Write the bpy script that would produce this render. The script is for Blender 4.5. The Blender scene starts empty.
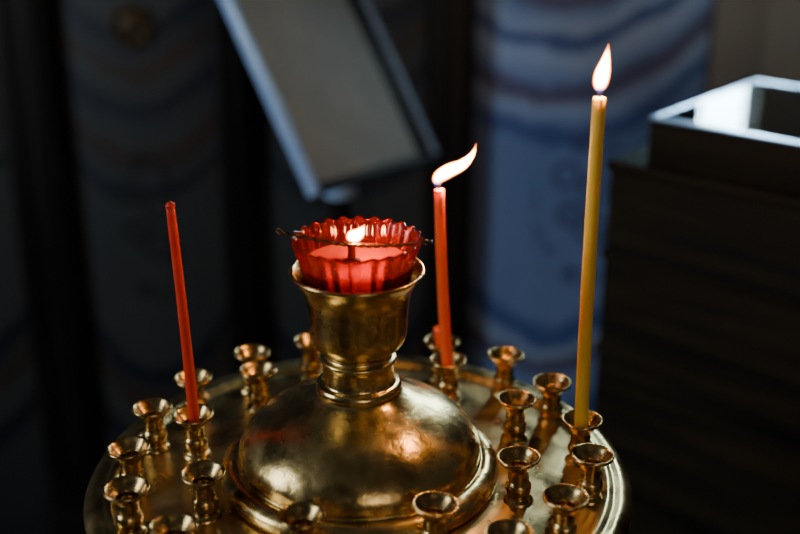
import bpy, bmesh, math, random
from mathutils import Vector, Matrix
random.seed(4)
S=bpy.context.scene
T=1.0   # tray height
CAMX=0.03
# ------------------------------------------------------------ materials
def mat(name):
    m=bpy.data.materials.new(name); m.use_nodes=True
    nt=m.node_tree; nt.nodes.clear()
    out=nt.nodes.new('ShaderNodeOutputMaterial')
    return m,nt,out
def N(nt,t,**kw):
    n=nt.nodes.new(t)
    for k,v in kw.items(): setattr(n,k,v)
    return n
def ramp(nt,stops,fac=None,interp='LINEAR'):
    r=N(nt,'ShaderNodeValToRGB'); cr=r.color_ramp; cr.interpolation=interp
    while len(cr.elements)<len(stops): cr.elements.new(0.5)
    for e,(p,c) in zip(cr.elements,stops):
        e.position=p; e.color=(c[0],c[1],c[2],1) if not isinstance(c,(int,float)) else (c,c,c,1)
    if fac is not None: nt.links.new(fac,r.inputs[0])
    return r
def noise(nt,scale,detail=4,coord='Object',rough=.5,vecscale=None):
    tc=N(nt,'ShaderNodeTexCoord'); n=N(nt,'ShaderNodeTexNoise')
    n.inputs['Scale'].default_value=scale; n.inputs['Detail'].default_value=detail; n.inputs['Roughness'].default_value=rough
    if vecscale:
        mp=N(nt,'ShaderNodeMapping'); mp.inputs['Scale'].default_value=vecscale
        nt.links.new(tc.outputs[coord],mp.inputs[0]); nt.links.new(mp.outputs[0],n.inputs['Vector'])
    else: nt.links.new(tc.outputs[coord],n.inputs['Vector'])
    return n
def princ(name,c1,c2=None,scale=8,rough=(.4,.6),metal=0,bump=0,vecscale=None,spec=.5,sss=0,sssr=(.01,.004,.002),coat=0,detail=5,bdist=.002):
    m,nt,out=mat(name); L=nt.links.new
    p=N(nt,'ShaderNodeBsdfPrincipled'); L(p.outputs[0],out.inputs[0])
    n=noise(nt,scale,detail,vecscale=vecscale)
    r=ramp(nt,[(.3,c1),(.7,c2 or c1)],n.outputs['Fac']); L(r.outputs[0],p.inputs['Base Color'])
    r2=ramp(nt,[(.3,rough[0]),(.7,rough[1])],n.outputs['Fac']); L(r2.outputs[0],p.inputs['Roughness'])
    p.inputs['Metallic'].default_value=metal; p.inputs['Specular IOR Level'].default_value=spec
    p.inputs['Coat Weight'].default_value=coat; p.inputs['Coat Roughness'].default_value=.15
    if sss:
        p.inputs['Subsurface Weight'].default_value=sss; p.inputs['Subsurface Radius'].default_value=sssr; p.inputs['Subsurface Scale'].default_value=1
    if bump:
        b=N(nt,'ShaderNodeBump'); b.inputs['Strength'].default_value=bump; b.inputs['Distance'].default_value=bdist
        L(n.outputs['Fac'],b.inputs['Height']); L(b.outputs[0],p.inputs['Normal'])
    return m
brass=princ('polished_brass',(.52,.34,.12),(.78,.53,.20),scale=60,rough=(.18,.33),metal=1,bump=.40)
brass_tray=princ('worn_brass_tray',(.48,.32,.13),(.72,.51,.22),scale=34,rough=(.20,.42),metal=1,bump=.50)
brass_sock=princ('aged_brass_socket',(.36,.22,.08),(.74,.48,.18),scale=120,rough=(.18,.34),metal=1,bump=.25)
redwax=princ('red_wax',(.82,.035,.012),(.90,.06,.02),scale=60,rough=(.35,.5),sss=.35,sssr=(.012,.003,.001),bump=.1)
orangewax=princ('orange_red_wax',(.88,.08,.012),(.94,.12,.02),scale=60,rough=(.35,.5),sss=.35,sssr=(.014,.004,.001),bump=.1)
yelwax=princ('yellow_beeswax',(.96,.54,.04),(.98,.62,.07),scale=50,rough=(.35,.5),sss=.4,sssr=(.014,.010,.003),bump=.15)
lampwax=princ('red_lamp_wax',(.80,.045,.015),(.90,.08,.025),scale=60,rough=(.06,.2),sss=.4,sssr=(.03,.008,.004))
char=princ('charred_wick',(.01,.008,.006),(.03,.02,.015),scale=300,rough=(.7,.9))
wirem=princ('dark_twisted_wire',(.05,.035,.02),(.14,.09,.04),scale=300,rough=(.3,.5),metal=1)
darkwood=princ('dark_varnished_wood',(.007,.005,.004),(.018,.013,.010),scale=4,rough=(.45,.6),vecscale=(8,8,1),spec=.3)
cabwood=princ('cabinet_dark_wood',(.004,.0035,.0025),(.024,.018,.009),scale=3,rough=(.6,.8),vecscale=(1,1,14),spec=.08)
wallm=princ('dark_painted_wall',(.014,.016,.020),(.026,.026,.030),scale=3,rough=(.6,.8))
ceilm=princ('ceiling_paint',(.10,.09,.08),(.14,.125,.11),scale=2,rough=(.7,.9))
plaster=princ('tan_plaster',(.26,.22,.17),(.32,.275,.22),scale=5,rough=(.7,.9),bump=.1)
floorm=princ('dark_stone_floor',(.02,.018,.016),(.05,.045,.04),scale=6,rough=(.3,.5))
paper=princ('lectern_cloth',(.33,.31,.27),(.43,.405,.36),scale=14,rough=(.6,.8))
steel=princ('pale_metal_trim',(.50,.62,.80),(.60,.72,.88),scale=20,rough=(.25,.35),metal=1)
glinttrim=princ('trim_painted_reflection',(.40,.60,.98),(.48,.68,1),scale=20,rough=(.22,.32),spec=.9)  # blue reflection on the lectern edges, painted in as base colour
giltm=princ('dull_gilt',(.07,.05,.022),(.13,.09,.04),scale=40,rough=(.5,.65),metal=.5)

FL=500.0
def flame_mat():
    m,nt,out=mat('candle_flame'); L=nt.links.new
    tc=N(nt,'ShaderNodeTexCoord'); sp=N(nt,'ShaderNodeSeparateXYZ'); L(tc.outputs['Generated'],sp.inputs[0])
    col=ramp(nt,[(0,(.05,.12,1)),(.14,(.35,.25,.6)),(.24,(1,.36,.08)),(.5,(1,.42,.10)),(.8,(1,.34,.06)),(1,(1,.22,.02))],sp.outputs[2])
    st=ramp(nt,[(0,.003),(.14,.005),(.28,.4),(.5,1),(.75,.3),(.90,.03),(1,.004)],sp.outputs[2])
    lw=N(nt,'ShaderNodeLayerWeight'); lw.inputs[0].default_value=.5
    edge=ramp(nt,[(.0,(1,1,1)),(.15,(.6,.52,.4)),(.34,(.06,.035,.012)),(.62,(.010,.0036,.0007)),(1,(.0025,.0005,.00005))],lw.outputs['Facing'])
    mx=N(nt,'ShaderNodeMix',data_type='RGBA',blend_type='MULTIPLY'); mx.inputs[0].default_value=1
    L(col.outputs[0],mx.inputs[6]); L(edge.outputs[0],mx.inputs[7])
    mul=N(nt,'ShaderNodeMath',operation='MULTIPLY'); mul.inputs[1].default_value=FL; L(st.outputs[0],mul.inputs[0])
    e=N(nt,'ShaderNodeEmission'); L(mx.outputs[2],e.inputs[0]); L(mul.outputs[0],e.inputs[1])
    tr=N(nt,'ShaderNodeBsdfTransparent')
    al=ramp(nt,[(0,.12),(.15,.3),(.3,.5)],sp.outputs[2])
    ms=N(nt,'ShaderNodeMixShader'); L(al.outputs[0],ms.inputs[0]); L(tr.outputs[0],ms.inputs[1]); L(e.outputs[0],ms.inputs[2])
    L(ms.outputs[0],out.inputs[0]); return m
flamem=flame_mat()
def glass_mat(name,tint,trans,diff,rough=.04,refl=0):
    m,nt,out=mat(name); L=nt.links.new
    t=N(nt,'ShaderNodeBsdfTransparent'); t.inputs[0].default_value=(*trans,1)
    d=N(nt,'ShaderNodeBsdfTranslucent'); d.inputs[0].default_value=(*tint,1)
    d2=N(nt,'ShaderNodeBsdfDiffuse'); d2.inputs[0].default_value=(*tint,1)
    dm=N(nt,'ShaderNodeMixShader'); dm.inputs[0].default_value=refl; L(d.outputs[0],dm.inputs[1]); L(d2.outputs[0],dm.inputs[2])
    g=N(nt,'ShaderNodeBsdfGlossy'); g.inputs['Roughness'].default_value=rough
    nz=noise(nt,40); r=ramp(nt,[(.3,rough),(.7,rough*2)],nz.outputs['Fac']); L(r.outputs[0],g.inputs['Roughness'])
    a=N(nt,'ShaderNodeMixShader'); a.inputs[0].default_value=diff; L(t.outputs[0],a.inputs[1]); L(dm.outputs[0],a.inputs[2])
    f=N(nt,'ShaderNodeFresnel'); f.inputs[0].default_value=1.5
    b=N(nt,'ShaderNodeMixShader'); L(f.outputs[0],b.inputs[0]); L(a.outputs[0],b.inputs[1]); L(g.outputs[0],b.inputs[2])
    L(b.outputs[0],out.inputs[0]); return m
redglass=glass_mat('red_glass',(1,.09,.06),(1,.32,.24),.13,.05,.3)
clearglass=glass_mat('clear_glass',(.3,.35,.4),(.75,.85,.9),.02,.02)

def drapery_mat(name,base,tone,line1,line2,curv,lowcurv,orn,off=0,loff=0,uc=.5):
    m,nt,out=mat(name); L=nt.links.new
    p=N(nt,'ShaderNodeBsdfPrincipled'); p.inputs['Roughness'].default_value=.6; L(p.outputs[0],out.inputs[0])
    tc=N(nt,'ShaderNodeTexCoord'); sp=N(nt,'ShaderNodeSeparateXYZ'); L(tc.outputs['Generated'],sp.inputs[0])
    def mth(op,a,b=None):
        n=N(nt,'ShaderNodeMath',operation=op)
        for i,v in enumerate((a,b)):
            if v is None: continue
            if isinstance(v,(int,float)): n.inputs[i].default_value=v
            else: L(v,n.inputs[i])
        return n.outputs[0]
    u=mth('SUBTRACT',sp.outputs[0],.5); u2=mth('MULTIPLY',u,u)
    us=mth('SUBTRACT',sp.outputs[0],uc); us2=mth('MULTIPLY',us,us)
    nz=noise(nt,9); wob=mth('MULTIPLY',mth('SUBTRACT',nz.outputs['Fac'],.5),.06)
    z=mth('ADD',sp.outputs[2],wob)
    t=mth('SUBTRACT',mth('SUBTRACT',z,mth('MULTIPLY',us2,curv)),off)
    hi=ramp(nt,[(0,base),(.645,base),(.655,line1),(.668,line1),(.68,base),(.700,tone),(.720,line2),(.735,line2),(.75,base),(.775,tone),(.79,tone),(.80,line1),(.812,line1),(.825,tone),(.85,base),(.865,line2),(.878,line2),(.89,tone),(.93,line1),(.94,line1),(.95,base),(1,base)],t)
    t2=mth('SUBTRACT',mth('SUBTRACT',z,mth('MULTIPLY',us2,lowcurv)),loff)
    lo=ramp(nt,[(0,tone),(.12,tone),(.14,line1),(.16,line1),(.185,base),(.23,base),(.245,line2),(.262,line2),(.28,tone),(.30,line1),(.32,line1),(.34,base),(1,base)],t2)
    sel=ramp(nt,[(.50,0.0),(.53,1.0)],sp.outputs[2])
    mx=N(nt,'ShaderNodeMix',data_type='RGBA'); L(sel.outputs[0],mx.inputs[0]); L(lo.outputs[0],mx.inputs[6]); L(hi.outputs[0],mx.inputs[7])
    v=mth('SUBTRACT',sp.outputs[2],.60)
    rr=mth('ADD',mth('MULTIPLY',u2,14),mth('MULTIPLY',mth('MULTIPLY',v,v),38))
    vor=N(nt,'ShaderNodeTexVoronoi'); vor.inputs['Scale'].default_value=15; L(tc.outputs['Object'],vor.inputs['Vector'])
    # curling floral scrolls: rings around voronoi cells
    bl=ramp(nt,[(.10,1.0),(.16,0.0),(.28,0.0),(.34,1.0),(.44,1.0),(.50,0.0)],vor.outputs['Distance'])
    inside=ramp(nt,[(.5,1.0),(.9,0.0)],rr)
    f=mth('MULTIPLY',mth('MULTIPLY',bl.outputs[0],inside.outputs[0]),.9)
    mx2=N(nt,'ShaderNodeMix',data_type='RGBA'); L(f,mx2.inputs[0]); L(mx.outputs[2],mx2.inputs[6]); mx2.inputs[7].default_value=(*orn,1)
    n2=noise(nt,2.2,3,vecscale=(2.5,1,.5)); r3=ramp(nt,[(.3,(.65,.68,.75)),(.7,(1.1,1.08,1.02))],n2.outputs['Fac'])
    mx3=N(nt,'ShaderNodeMix',data_type='RGBA',blend_type='MULTIPLY'); mx3.inputs[0].default_value=1
    L(mx2.outputs[2],mx3.inputs[6]); L(r3.outputs[0],mx3.inputs[7])
    L(mx3.outputs[2],p.inputs['Base Color']); return m
drape_lit=drapery_mat('lit_blue_drapery',(.28,.41,.74),(.54,.68,.95),(.10,.17,.46),(.17,.15,.28),.30,.55,(.10,.14,.32),.05,.06,.38)  # blue cloth paint, with the window light put into its brightness
drape_shaded=drapery_mat('shaded_grey_drapery',(.050,.052,.050),(.038,.040,.046),(.008,.011,.022),(.050,.028,.016),.30,.5,(.008,.009,.008),-.01,0)  # same kind of panel on the dim side, shade put into the colour

# ------------------------------------------------------------ mesh helpers
def link(o,parent=None):
    S.collection.objects.link(o)
    if parent is not None: o.parent=parent
    return o
def empty(name,loc=(0,0,0)):
    o=bpy.data.objects.new(name,None); o.empty_display_size=.05; o.location=loc; return link(o)
def fin(bm,name,m,parent=None,loc=(0,0,0),smooth=True,ang=40):
    bmesh.ops.recalc_face_normals(bm,faces=bm.faces)
    me=bpy.data.meshes.new(name); bm.to_mesh(me); bm.free()
    if smooth:
        me.shade_smooth(); me.set_sharp_from_angle(angle=math.radians(ang))
    me.materials.append(m)
    o=bpy.data.objects.new(name,me); o.location=loc
    return link(o,parent)
def cr(pts,n=5):
    out=[]
    P=[pts[0]]+list(pts)+[pts[-1]]
    for i in range(1,len(P)-2):
        a,b,c,d=[Vector(q) for q in P[i-1:i+3]]
        for k in range(n):
            t=k/n
            out.append(.5*((2*b)+(c-a)*t+(2*a-5*b+4*c-d)*t*t+(3*b-a-3*c+d)*t**3))
    out.append(Vector(pts[-1])); return out
def lathe_bm(prof,segs=64,bm=None,off=(0,0,0),mod=None):
    bm=bm or bmesh.new(); rings=[]
    for j,(r,z) in enumerate(prof):
        if r<1e-6: rings.append([bm.verts.new((off[0],off[1],off[2]+z))]); continue
        ring=[]
        for i in range(segs):
            a=2*math.pi*i/segs; rr,zz=r,z
            if mod: rr,zz=mod(r,z,a,j)
            ring.append(bm.verts.new((off[0]+rr*math.cos(a),off[1]+rr*math.sin(a),off[2]+zz)))
        rings.append(ring)
    for A,B in zip(rings,rings[1:]):
        for i in range(segs):
            k=(i+1)%segs
            if len(A)==1 and len(B)==1: continue
            if len(A)==1: bm.faces.new((A[0],B[i],B[k]))
            elif len(B)==1: bm.faces.new((A[i],A[k],B[0]))
            else: bm.faces.new((A[i],A[k],B[k],B[i]))
    return bm
def lathe(name,prof,m,parent=None,segs=64,loc=(0,0,0),mod=None,sm=0,ang=40):
    if sm: prof=cr([(max(p[0],0),p[1]) for p in prof],sm)
    prof=[(max(p[0],0),p[1]) for p in prof]
    return fin(lathe_bm(prof,segs,mod=mod),name,m,parent,loc,ang=ang)
def tube(name,path,radii,m,parent=None,segs=16,bm=None,flat=1.0):
    own=bm is None; bm=bm or bmesh.new(); rings=[]; n=len(path); path=[Vector(p) for p in path]
    for i,p in enumerate(path):
        t=(path[min(i+1,n-1)]-path[max(i-1,0)]).normalized()
        up=Vector((0,1,0)) if abs(t.y)<.9 else Vector((1,0,0))
        a=t.cross(up).normalized(); b=a.cross(t).normalized()
        r=radii[i] if not isinstance(radii,(int,float)) else radii
        rings.append([bm.verts.new(p+a*r*math.cos(2*math.pi*k/segs)+b*r*flat*math.sin(2*math.pi*k/segs)) for k in range(segs)])
    for A,B in zip(rings,rings[1:]):
        for k in range(segs): bm.faces.new((A[k],A[(k+1)%segs],B[(k+1)%segs],B[k]))
    bm.faces.new(rings[0][::-1]); bm.faces.new(rings[-1])
    if own: return fin(bm,name,m,parent)
def box(bm,lo,hi,bev=0):
    vs=[bm.verts.new((x,y,z)) for x in (lo[0],hi[0]) for y in (lo[1],hi[1]) for z in (lo[2],hi[2])]
    fs=[(0,1,3,2),(4,6,7,5),(0,4,5,1),(2,3,7,6),(0,2,6,4),(1,5,7,3)]
    faces=[bm.faces.new([vs[i] for i in f]) for f in fs]
    if bev:
        es=list({e for f in faces for e in f.edges}); bmesh.ops.bevel(bm,geom=es,offset=bev,segments=2,affect='EDGES',profile=.5)
def boxes(name,lst,m,parent=None,bev=0,loc=(0,0,0)):
    bm=bmesh.new()
    for lo,hi in lst: box(bm,lo,hi,bev)
    return fin(bm,name,m,parent,loc,smooth=bev>0)

# ------------------------------------------------------------ candle stand
stand=empty('brass_candle_stand',(0,0,0))
tray_prof=[(0,-.004),(.09,-.001),(.150,-.001),(.172,-.0015),(.176,-.0010),(.1785,.0015),(.1815,.0040),(.1845,.0040),(.1865,.0025),(.1885,.0022),(.1915,.0030),(.1950,.0025),(.199,.000),(.2010,-.004),(.2005,-.009),(.1985,-.011),(.1985,-.020),(.201,-.023),(.201,-.027),(.197,-.030),(.188,-.030),(.186,-.012),(.05,-.014),(0,-.014)]
lathe('tray',tray_prof,brass_tray,stand,160,(0,0,T),ang=50)
dome=[(.098,-.001),(.1025,.001),(.1035,.005),(.1020,.010),(.098,.0135),(.0935,.0150),(.0905,.0150),(.0895,.0165),(.0895,.020),(.0880,.027),(.083,.0355),(.0745,.0440),(.063,.0515),(.050,.0580),(.040,.0625),(.033,.0665),(.0300,.069)]
lathe('domed_base',dome,brass,stand,128,(0,0,T),sm=4,ang=60)
neck=[(.027,.066),(.0300,.067),(.0310,.0695),(.0310,.073),(.0295,.0755),(.0272,.0765),(.0262,.079),(.0258,.086),(.0262,.0905),(.0275,.0925),(.0272,.095),(.0245,.0965),(.0240,.099),(.0262,.1015),(.0305,.1045),(.0335,.109),(.0350,.115),(.0355,.124),(.0362,.134),(.0375,.143),(.0400,.150),(.0435,.1555),(.0465,.1585),(.0478,.1605),(.0468,.162),(.0445,.161),(.0410,.155),(.0370,.145),(.0345,.125),(.0300,.112),(.010,.110),(0,.110)]
lathe('lamp_cup',neck,brass,stand,96,(0,0,T),sm=4,ang=60)
col=[(.05,-.014),(.05,-.03),(.035,-.05),(.022,-.08),(.022,-.25),(.032,-.27),(.038,-.29),(.032,-.31),(.022,-.33),(.022,-.80),(.03,-.83),(.06,-.87),(.12,-.93),(.17,-.96),(.18,-.98),(.18,-1.0),(0,-1.0)]
lathe('column_and_foot',col,brass,stand,64,(0,0,T),sm=3)
sockp=[(0,0),(.0102,0),(.0106,.0012),(.0098,.0025),(.0080,.0038),(.0080,.0055),(.0090,.0080),(.0094,.0110),(.0088,.0145),(.0066,.0178),(.0060,.0205),(.0068,.0235),(.0090,.0275),(.0125,.0312),(.0150,.0336),(.0156,.0350),(.0150,.0362),(.0135,.0356),(.0108,.0318),(.0084,.0290),(.0074,.0270),(.0070,.0150),(0,.0150)]
sockp=[(max(p[0],0),p[1]) for p in cr(sockp,3)]
SOCK=[(-.106,-.059),(-.1545,-.078),(-.1640,-.025),(-.160,.035),(-.137,.0865),(-.1265,.025),(-.097,.134),(-.087,.101),(-.048,.156),
(.066,.156),(.071,.118),(.1187,.128),(.153,.078),(.1204,.048),(.167,.016),(.166,-.036),(.115,-.039),(.140,-.090),(.052,-.099),(.099,-.131),(-.033,-.112),(-.115,-.124),
(.010,.165),(-.008,.128),(-.030,-.163),(.035,-.164)]
for i,(x,y) in enumerate(SOCK):
    o=fin(lathe_bm(sockp,36),'socket_%d'%(i+1),brass_sock,stand,(x,y,T-.0012),ang=50)
    o.rotation_euler=(random.uniform(-.035,.035),random.uniform(-.035,.035),random.uniform(0,6))

# ------------------------------------------------------------ flames & candles
def flame(name,path,radii,parent,power):
    p=cr(path,5); r=[q[0] for q in cr([(a,0) for a in radii],5)]
    l=bpy.data.lights.new('flame_light','POINT'); l.energy=power; l.color=(1,.50,.17); l.shadow_soft_size=.0028
    lo=bpy.data.objects.new('flame_light',l); lo.location=path[len(path)//2]; link(lo,parent)
    return tube(name,[tuple(v) for v in p],[max(x,.0002) for x in r],flamem,parent,24,flat=.8)
def candle(name,b,t,r0,r1,m,wickpath,lit):
    e=empty(name); b=Vector(b); t=Vector(t); n=26; bend=Vector((random.uniform(-1,1)*.0012,0,0))
    path=[b.lerp(t,i/n)+bend*math.sin(math.pi*i/n) for i in range(n+1)]
    rad=[(r0+(r1-r0)*i/n)*(1+random.uniform(-.02,.02)) for i in range(n+1)]
    ax=(t-b).normalized()
    path+= [t+ax*.0008, t+ax*.0012]; rad+=[r1*.86,r1*.45]
    tube('wax_stick',path,rad,m,e,24)
    tube('wick',wickpath,.0006,char,e,8)
    if lit:
        for k in range(3):
            a=k*2.2+.4; o=Vector((math.cos(a)*r1*.8,math.sin(a)*r1*.8,0))
            L=.006+.006*k
            tube('wax_drip_%d'%(k+1),[t+o-ax*s for s in (-.0006,.001,L*.6,L,L+.002)],[.0007,.001,.0009,.0014,.0004],m,e,10)
    return e
tp=(-.1325,.025,T+.199)
c=candle('red_taper_candle',(-.1265,.025,T+.0145),tp,.0042,.0033,redwax,[(tp[0],tp[1],tp[2]),(tp[0]-.0003,tp[1],tp[2]+.004)],False)
tube('molten_tip',[(tp[0],tp[1],tp[2]-.001),(tp[0],tp[1],tp[2]+.0015),(tp[0]-.001,tp[1],tp[2]+.0035)],[.0034,.0038,.0018],redwax,c,16)
tp=(.0610,.118,T+.183)
c=candle('red_taper_candle',(.071,.118,T+.0145),tp,.0048,.0042,orangewax,[tp,(tp[0]-.0003,tp[1],tp[2]+.004),(tp[0]+.0012,tp[1],tp[2]+.008)],True)
flame('flame',[(tp[0]-.0005,tp[1],tp[2]+.001),(tp[0]-.0014,tp[1],tp[2]+.004),(tp[0]-.0002,tp[1],tp[2]+.010),(tp[0]+.007,tp[1],tp[2]+.0155),(tp[0]+.018,tp[1],tp[2]+.0210),(tp[0]+.0255,tp[1],tp[2]+.029),(tp[0]+.0285,tp[1],tp[2]+.038)],[.0014,.0036,.0054,.0058,.0044,.0022,.0002],c,1.1)
tp=(.1645,.016,T+.2785)
c=candle('yellow_taper_candle',(.167,.016,T+.0145),tp,.0052,.0046,yelwax,[tp,(tp[0],tp[1],tp[2]+.005),(tp[0]+.0008,tp[1],tp[2]+.008)],True)
flame('flame',[(tp[0]-.0002,tp[1],tp[2]+.0010),(tp[0]-.0002,tp[1],tp[2]+.005),(tp[0],tp[1],tp[2]+.011),(tp[0]+.001,tp[1],tp[2]+.018),(tp[0]+.0025,tp[1],tp[2]+.026),(tp[0]+.0038,tp[1],tp[2]+.037)],[.0016,.0038,.0056,.0054,.0034,.0002],c,1.1)
candle('highlight_stub',(.066,.156,T+.0145),(.0645,.156,T+.046),.0050,.0055,orangewax,[(.0645,.156,T+.046),(.0640,.156,T+.050)],False)  # orange stub stands in for a flame highlight on the back socket

# ------------------------------------------------------------ red glass oil lamp
lamp=empty('red_glass_oil_lamp')
NR=24
def gm(k):
    def f(r,z,a,j):
        h=max(0,min(1,(z-.125)/.05))
        c=.5+.5*math.cos(NR*a)
        return r*(1+.040*h*(c-.5)), z+(.0020*(c-.5) if h>.9 else 0)
    return f
gp=[(0,.1135),(.020,.1135),(.0285,.116),(.0310,.125),(.0335,.140),(.0365,.153),(.0390,.165),(.0418,.174),(.0438,.1800),(.0450,.1828),(.0453,.1842),(.0444,.1848),(.0432,.1840),(.0422,.1810),(.0402,.174),(.0375,.165),(.0350,.153),(.0318,.140),(.0292,.125),(.026,.1185),(0,.1175)]
lathe('scalloped_glass',gp,redglass,lamp,288,(0,0,T),mod=gm(0),ang=60)
lathe('wax_fill',[(0,.119),(.0280,.1265),(.0332,.153),(.0358,.1665),(.0362,.1684),(.034,.1674),(.02,.1665),(0,.1665)],lampwax,lamp,96,(0,0,T))
bm=bmesh.new()
for ph in (0,math.pi):
    pts=[]
    for i in range(121):
        t=i/120; x=-.056+t*.108; y=.004-.012*t; z=T+.1885-.0065*math.sin(math.pi*t)-.004*t
        a=t*60+ph; w=.0007+(.0012 if (i<6 or i>114) else 0)
        pts.append((x,y+w*math.cos(a),z+w*math.sin(a)))
    tube('',pts,.00075,None,bm=bm,segs=8)
fin(bm,'wire_bridge',wirem,lamp)
lathe('wick_holder',[(0,.166),(.006,.1670),(.0062,.1685),(.0028,.1700),(.0026,.178),(.0040,.1805),(.0040,.1815),(.0018,.1818),(0,.1818)],wirem,lamp,24,(-.0035,-.001,T))
tube('wick',[(-.0035,-.001,T+.181),(-.0033,-.001,T+.185),(-.002,-.001,T+.188)],.0009,char,lamp,8)
flame('flame',[(-.0038,-.001,T+.1812),(-.0034,-.001,T+.183),(-.0014,-.001,T+.1858),(.0022,-.001,T+.1890),(.0060,-.001,T+.1950)],[.0018,.0046,.0058,.0042,.0002],lamp,.22)

# ------------------------------------------------------------ room
X0,X1,Y0,Y1,ZC=-2.4,2.2,-2.8,1.35,3.0
boxes('floor',[((X0,Y0,-.05),(X1,Y1,0))],floorm)
boxes('ceiling',[((X0,Y0,ZC),(X1,Y1,ZC+.05))],ceilm)
WB=(.600,.692,1.285,2.35)
boxes('wall_back',[((X0,Y1,0),(WB[0],Y1+.15,ZC)),((WB[1],Y1,0),(X1,Y1+.15,ZC)),((WB[0],Y1,0),(WB[1],Y1+.15,WB[2])),((WB[0],Y1,WB[3]),(WB[1],Y1+.15,ZC))],wallm)
WF=(.35,1.35,1.2,2.4)  # opening added behind the camera for fill light
boxes('wall_front',[((X0,Y0-.15,0),(WF[0],Y0,ZC)),((WF[1],Y0-.15,0),(X1,Y0,ZC)),((WF[0],Y0-.15,0),(WF[1],Y0,WF[2])),((WF[0],Y0-.15,WF[3]),(WF[1],Y0,ZC))],ceilm)
WL=(-1.0,-.1,1.25,2.6)
boxes('wall_left',[((X0-.15,Y0,0),(X0,WL[0],ZC)),((X0-.15,WL[1],0),(X0,Y1,ZC)),((X0-.15,WL[0],0),(X0,WL[1],WL[2])),((X0-.15,WL[0],WL[3]),(X0,WL[1],ZC))],ceilm)
boxes('wall_right',[((X1,Y0,0),(X1+.1,Y1,ZC))],ceilm)
def win(name,axis,a0,a1,z0,z1,c,w=.03,mull=True,dp=.04):
    L=[]
    def b(p,q,r,s):
        if axis=='x': L.append(((p,c,r),(q,c+dp,s)))
        else: L.append(((c,p,r),(c+dp,q,s)))
    b(a0,a0+w,z0,z1); b(a1-w,a1,z0,z1); b(a0+w,a1-w,z0,z0+w); b(a0+w,a1-w,z1-w,z1)
    zz=z0+(z1-z0)*.6
    if mull:
        mid=(a0+a1)/2; b(mid-.01,mid+.01,z0+w,z1-w)
        b(a0+w,mid-.01,zz,zz+.02); b(mid+.01,a1-w,zz,zz+.02)
    else: b(a0+w,a1-w,zz,zz+.01)
    boxes(name,L,darkwood)
win('window_1','x',*WB,Y1+.01,.005,False,.015)
win('window_2','y',*WL,X0-.10)
win('added_front_window','x',*WF,Y0-.10)  # unseen frame added around the fill light
def area(name,loc,rot,sx,sy,p,c):
    l=bpy.data.lights.new(name,'AREA'); l.shape='RECTANGLE'; l.size=sx; l.size_y=sy; l.energy=p; l.color=c
    o=bpy.data.objects.new(name,l); o.location=loc; o.rotation_euler=rot; return link(o)
area('daylight_back_window',((WB[0]+WB[1])/2,Y1+.04,(WB[2]+WB[3])/2),(math.radians(-90),0,0),WB[1]-WB[0],WB[3]-WB[2],18,(.55,.85,1))
area('daylight_left_window',(X0-.13,(WL[0]+WL[1])/2,(WL[2]+WL[3])/2),(0,math.radians(-90),0),WL[3]-WL[2],WL[1]-WL[0],48,(.70,.85,1))
area('front_fill_light',((WF[0]+WF[1])/2,Y0-.13,(WF[2]+WF[3])/2),(math.radians(90),0,0),WF[1]-WF[0],WF[3]-WF[2],11,(1,.84,.62))  # warm frontal fill added from behind the camera

def panel(x0,x1,z0,z1,m):
    return boxes('painted_drapery_panel',[((-(x1-x0)/2,-.02,-(z1-z0)/2),((x1-x0)/2,0,(z1-z0)/2))],m,None,.003,((x0+x1)/2,Y1,(z0+z1)/2))
panel(.17,.598,.05,1.27,drape_lit)
panel(-.605,-.315,.05,1.20,drape_shaded)
panel(-1.15,-.715,.05,1.20,drape_shaded)
panel(-.245,.08,.05,1.20,drape_shaded)
tn=[1]
def pilaster(x,w):
    tn[0]+=1
    boxes('trim_%d'%tn[0],[((x-w/2,Y1-.05,.12),(x+w/2,Y1,1.8)),((x-w/2-.004,Y1-.065,0),(x+w/2+.004,Y1,.12)),
      ((x-w*.25-.006,Y1-.056,.18),(x-w*.25+.006,Y1-.0495,1.7)),((x+w*.25-.006,Y1-.056,.18),(x+w*.25+.006,Y1-.0495,1.7))],darkwood,None,.002)
pilaster(-.66,.10); pilaster(-.28,.06); pilaster(.125,.08)
boxes('trim_1',[((X0,Y1-.06,1.82),(.44,Y1,1.92)),((X0,Y1-.04,1.92),(.44,Y1,1.96))],darkwood,None,.004)
for x in (-.46,-.94):
    def rm(r,z,a,j): return r*(1+(.12*math.cos(8*a) if j<3 else 0)),z
    o=lathe('gilt_rosette',[(.040,0),(.040,.006),(.032,.012),(.024,.006),(.016,.012),(.008,.016),(0,.016)],giltm,None,64,(x,Y1-.02,1.125),mod=rm)
    o.rotation_euler=(math.radians(90),0,0)
boxes('trim_9',[((.604,Y1-.015,0),(.70,Y1,1.27)),((.70,Y1-.015,0),(1.3,Y1,1.8))],plaster,None,.002)  # plaster pier; unseen upper part raised to reflect grey in the lid

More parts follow.
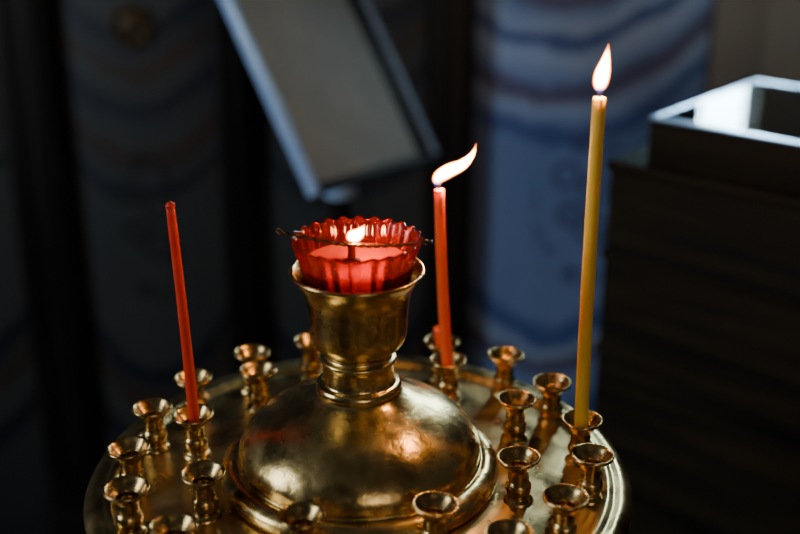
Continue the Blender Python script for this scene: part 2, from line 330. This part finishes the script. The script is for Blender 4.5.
# ------------------------------------------------------------ lectern
lec=empty('lectern')
P0=Vector((-.088,.725,1.0)); ev=Vector((.55,.835,0)).normalized()
sl=math.radians(57); sv=Vector((-ev.y*math.cos(sl),ev.x*math.cos(sl),math.sin(sl))); nv=ev.cross(sv)
M=Matrix(((ev.x,sv.x,nv.x,P0.x),(ev.y,sv.y,nv.y,P0.y),(ev.z,sv.z,nv.z,P0.z),(0,0,0,1)))
Msk=M@Matrix.Rotation(math.radians(-4),4,'Z')
def lp(name,lst,m,bev=.002):
    o=boxes(name,lst,m,lec,bev); o.matrix_world=Msk; return o
lp('board',[((.004,0,-.014),(.300,.42,-.004))],darkwood)
lp('cloth',[((.010,.004,-.0035),(.252,.41,.003))],paper)
lp('side_trim_1',[((-.004,-.01,-.012),(.006,.43,.006))],glinttrim,.002)
lp('side_trim_2',[((.295,-.01,-.012),(.303,.43,.004))],glinttrim,.002)
lp('ledge',[((.006,-.010,-.014),(.295,0,.010))],darkwood)
pc=P0+ev*.17+sv*.14
lathe('post',[(.0,0),(.13,0),(.13,.02),(.05,.05),(.022,.09),(.018,.5),(.028,.55),(.018,.6),(.018,.95),(.030,.97),(.030,1.02),(.012,1.09),(0,1.09)],darkwood,lec,40,(pc.x-.005,pc.y+.005,0))
lathe('post_highlight',[(.018,.0),(.026,.002),(.026,.02),(.018,.024)],glinttrim,lec,32,(pc.x-.005,pc.y+.005,.93))  # pale ring painted in for the bluish highlights on the post

# ------------------------------------------------------------ display cabinet
cab=empty('display_cabinet',(.309,.492,0))
ang=math.atan2(-.66,.75); cab.rotation_euler=(0,0,ang)
W,D=.62,.27
boxes('body',[((-.040,-.012,.06),(W+.045,D+.015,1.085))],cabwood,cab,.004)
boxes('plinth',[((-.050,-.022,0),(W+.055,D+.025,.06))],cabwood,cab,.004)
boxes('cornice',[((-.044,-.015,1.085),(W+.048,D+.018,1.10))],cabwood,cab,.004)
boxes('mouldings',[((-.042,-.015,zz),(W+.042,-.0115,zz+.012)) for zz in (.30,.62,.86,.98)],cabwood,cab,.001)
boxes('case_sides',[((0,0,1.10),(W,.012,1.150)),((0,D-.012,1.10),(W,D,1.150)),((0,.012,1.10),(.012,D-.012,1.150)),((W-.012,.012,1.10),(W,D-.012,1.150))],cabwood,cab,.001)
f=.007
boxes('metal_rim',[((-.001,-.001,1.150),(W+.001,f,1.154)),((-.001,D-f,1.150),(W+.001,D+.001,1.154)),((-.001,f,1.150),(f,D-f,1.154)),((W-f,f,1.150),(W+.001,D-f,1.154))],steel,cab,.001)
boxes('glass_lid',[((f,f,1.1505),(W-f,D-f,1.1535))],clearglass,cab)
boxes('case_lining',[((.012,.012,1.10),(W-.012,D-.012,1.104))],darkwood,cab)

# ------------------------------------------------------------ world / camera
w=bpy.data.worlds.new('World'); S.world=w; w.use_nodes=True
w.node_tree.nodes['Background'].inputs[0].default_value=(.35,.5,.8,1); w.node_tree.nodes['Background'].inputs[1].default_value=.5
cd=bpy.data.cameras.new('camera'); cam=bpy.data.objects.new('camera',cd); link(cam)
cd.lens=50; cd.sensor_width=36; cam.location=(CAMX,-.724,T+.441); cam.rotation_euler=(math.radians(90-21),0,0)
cd.dof.use_dof=True; cd.dof.focus_distance=.80; cd.dof.aperture_fstop=2.5
cd.clip_start=.02
S.camera=cam
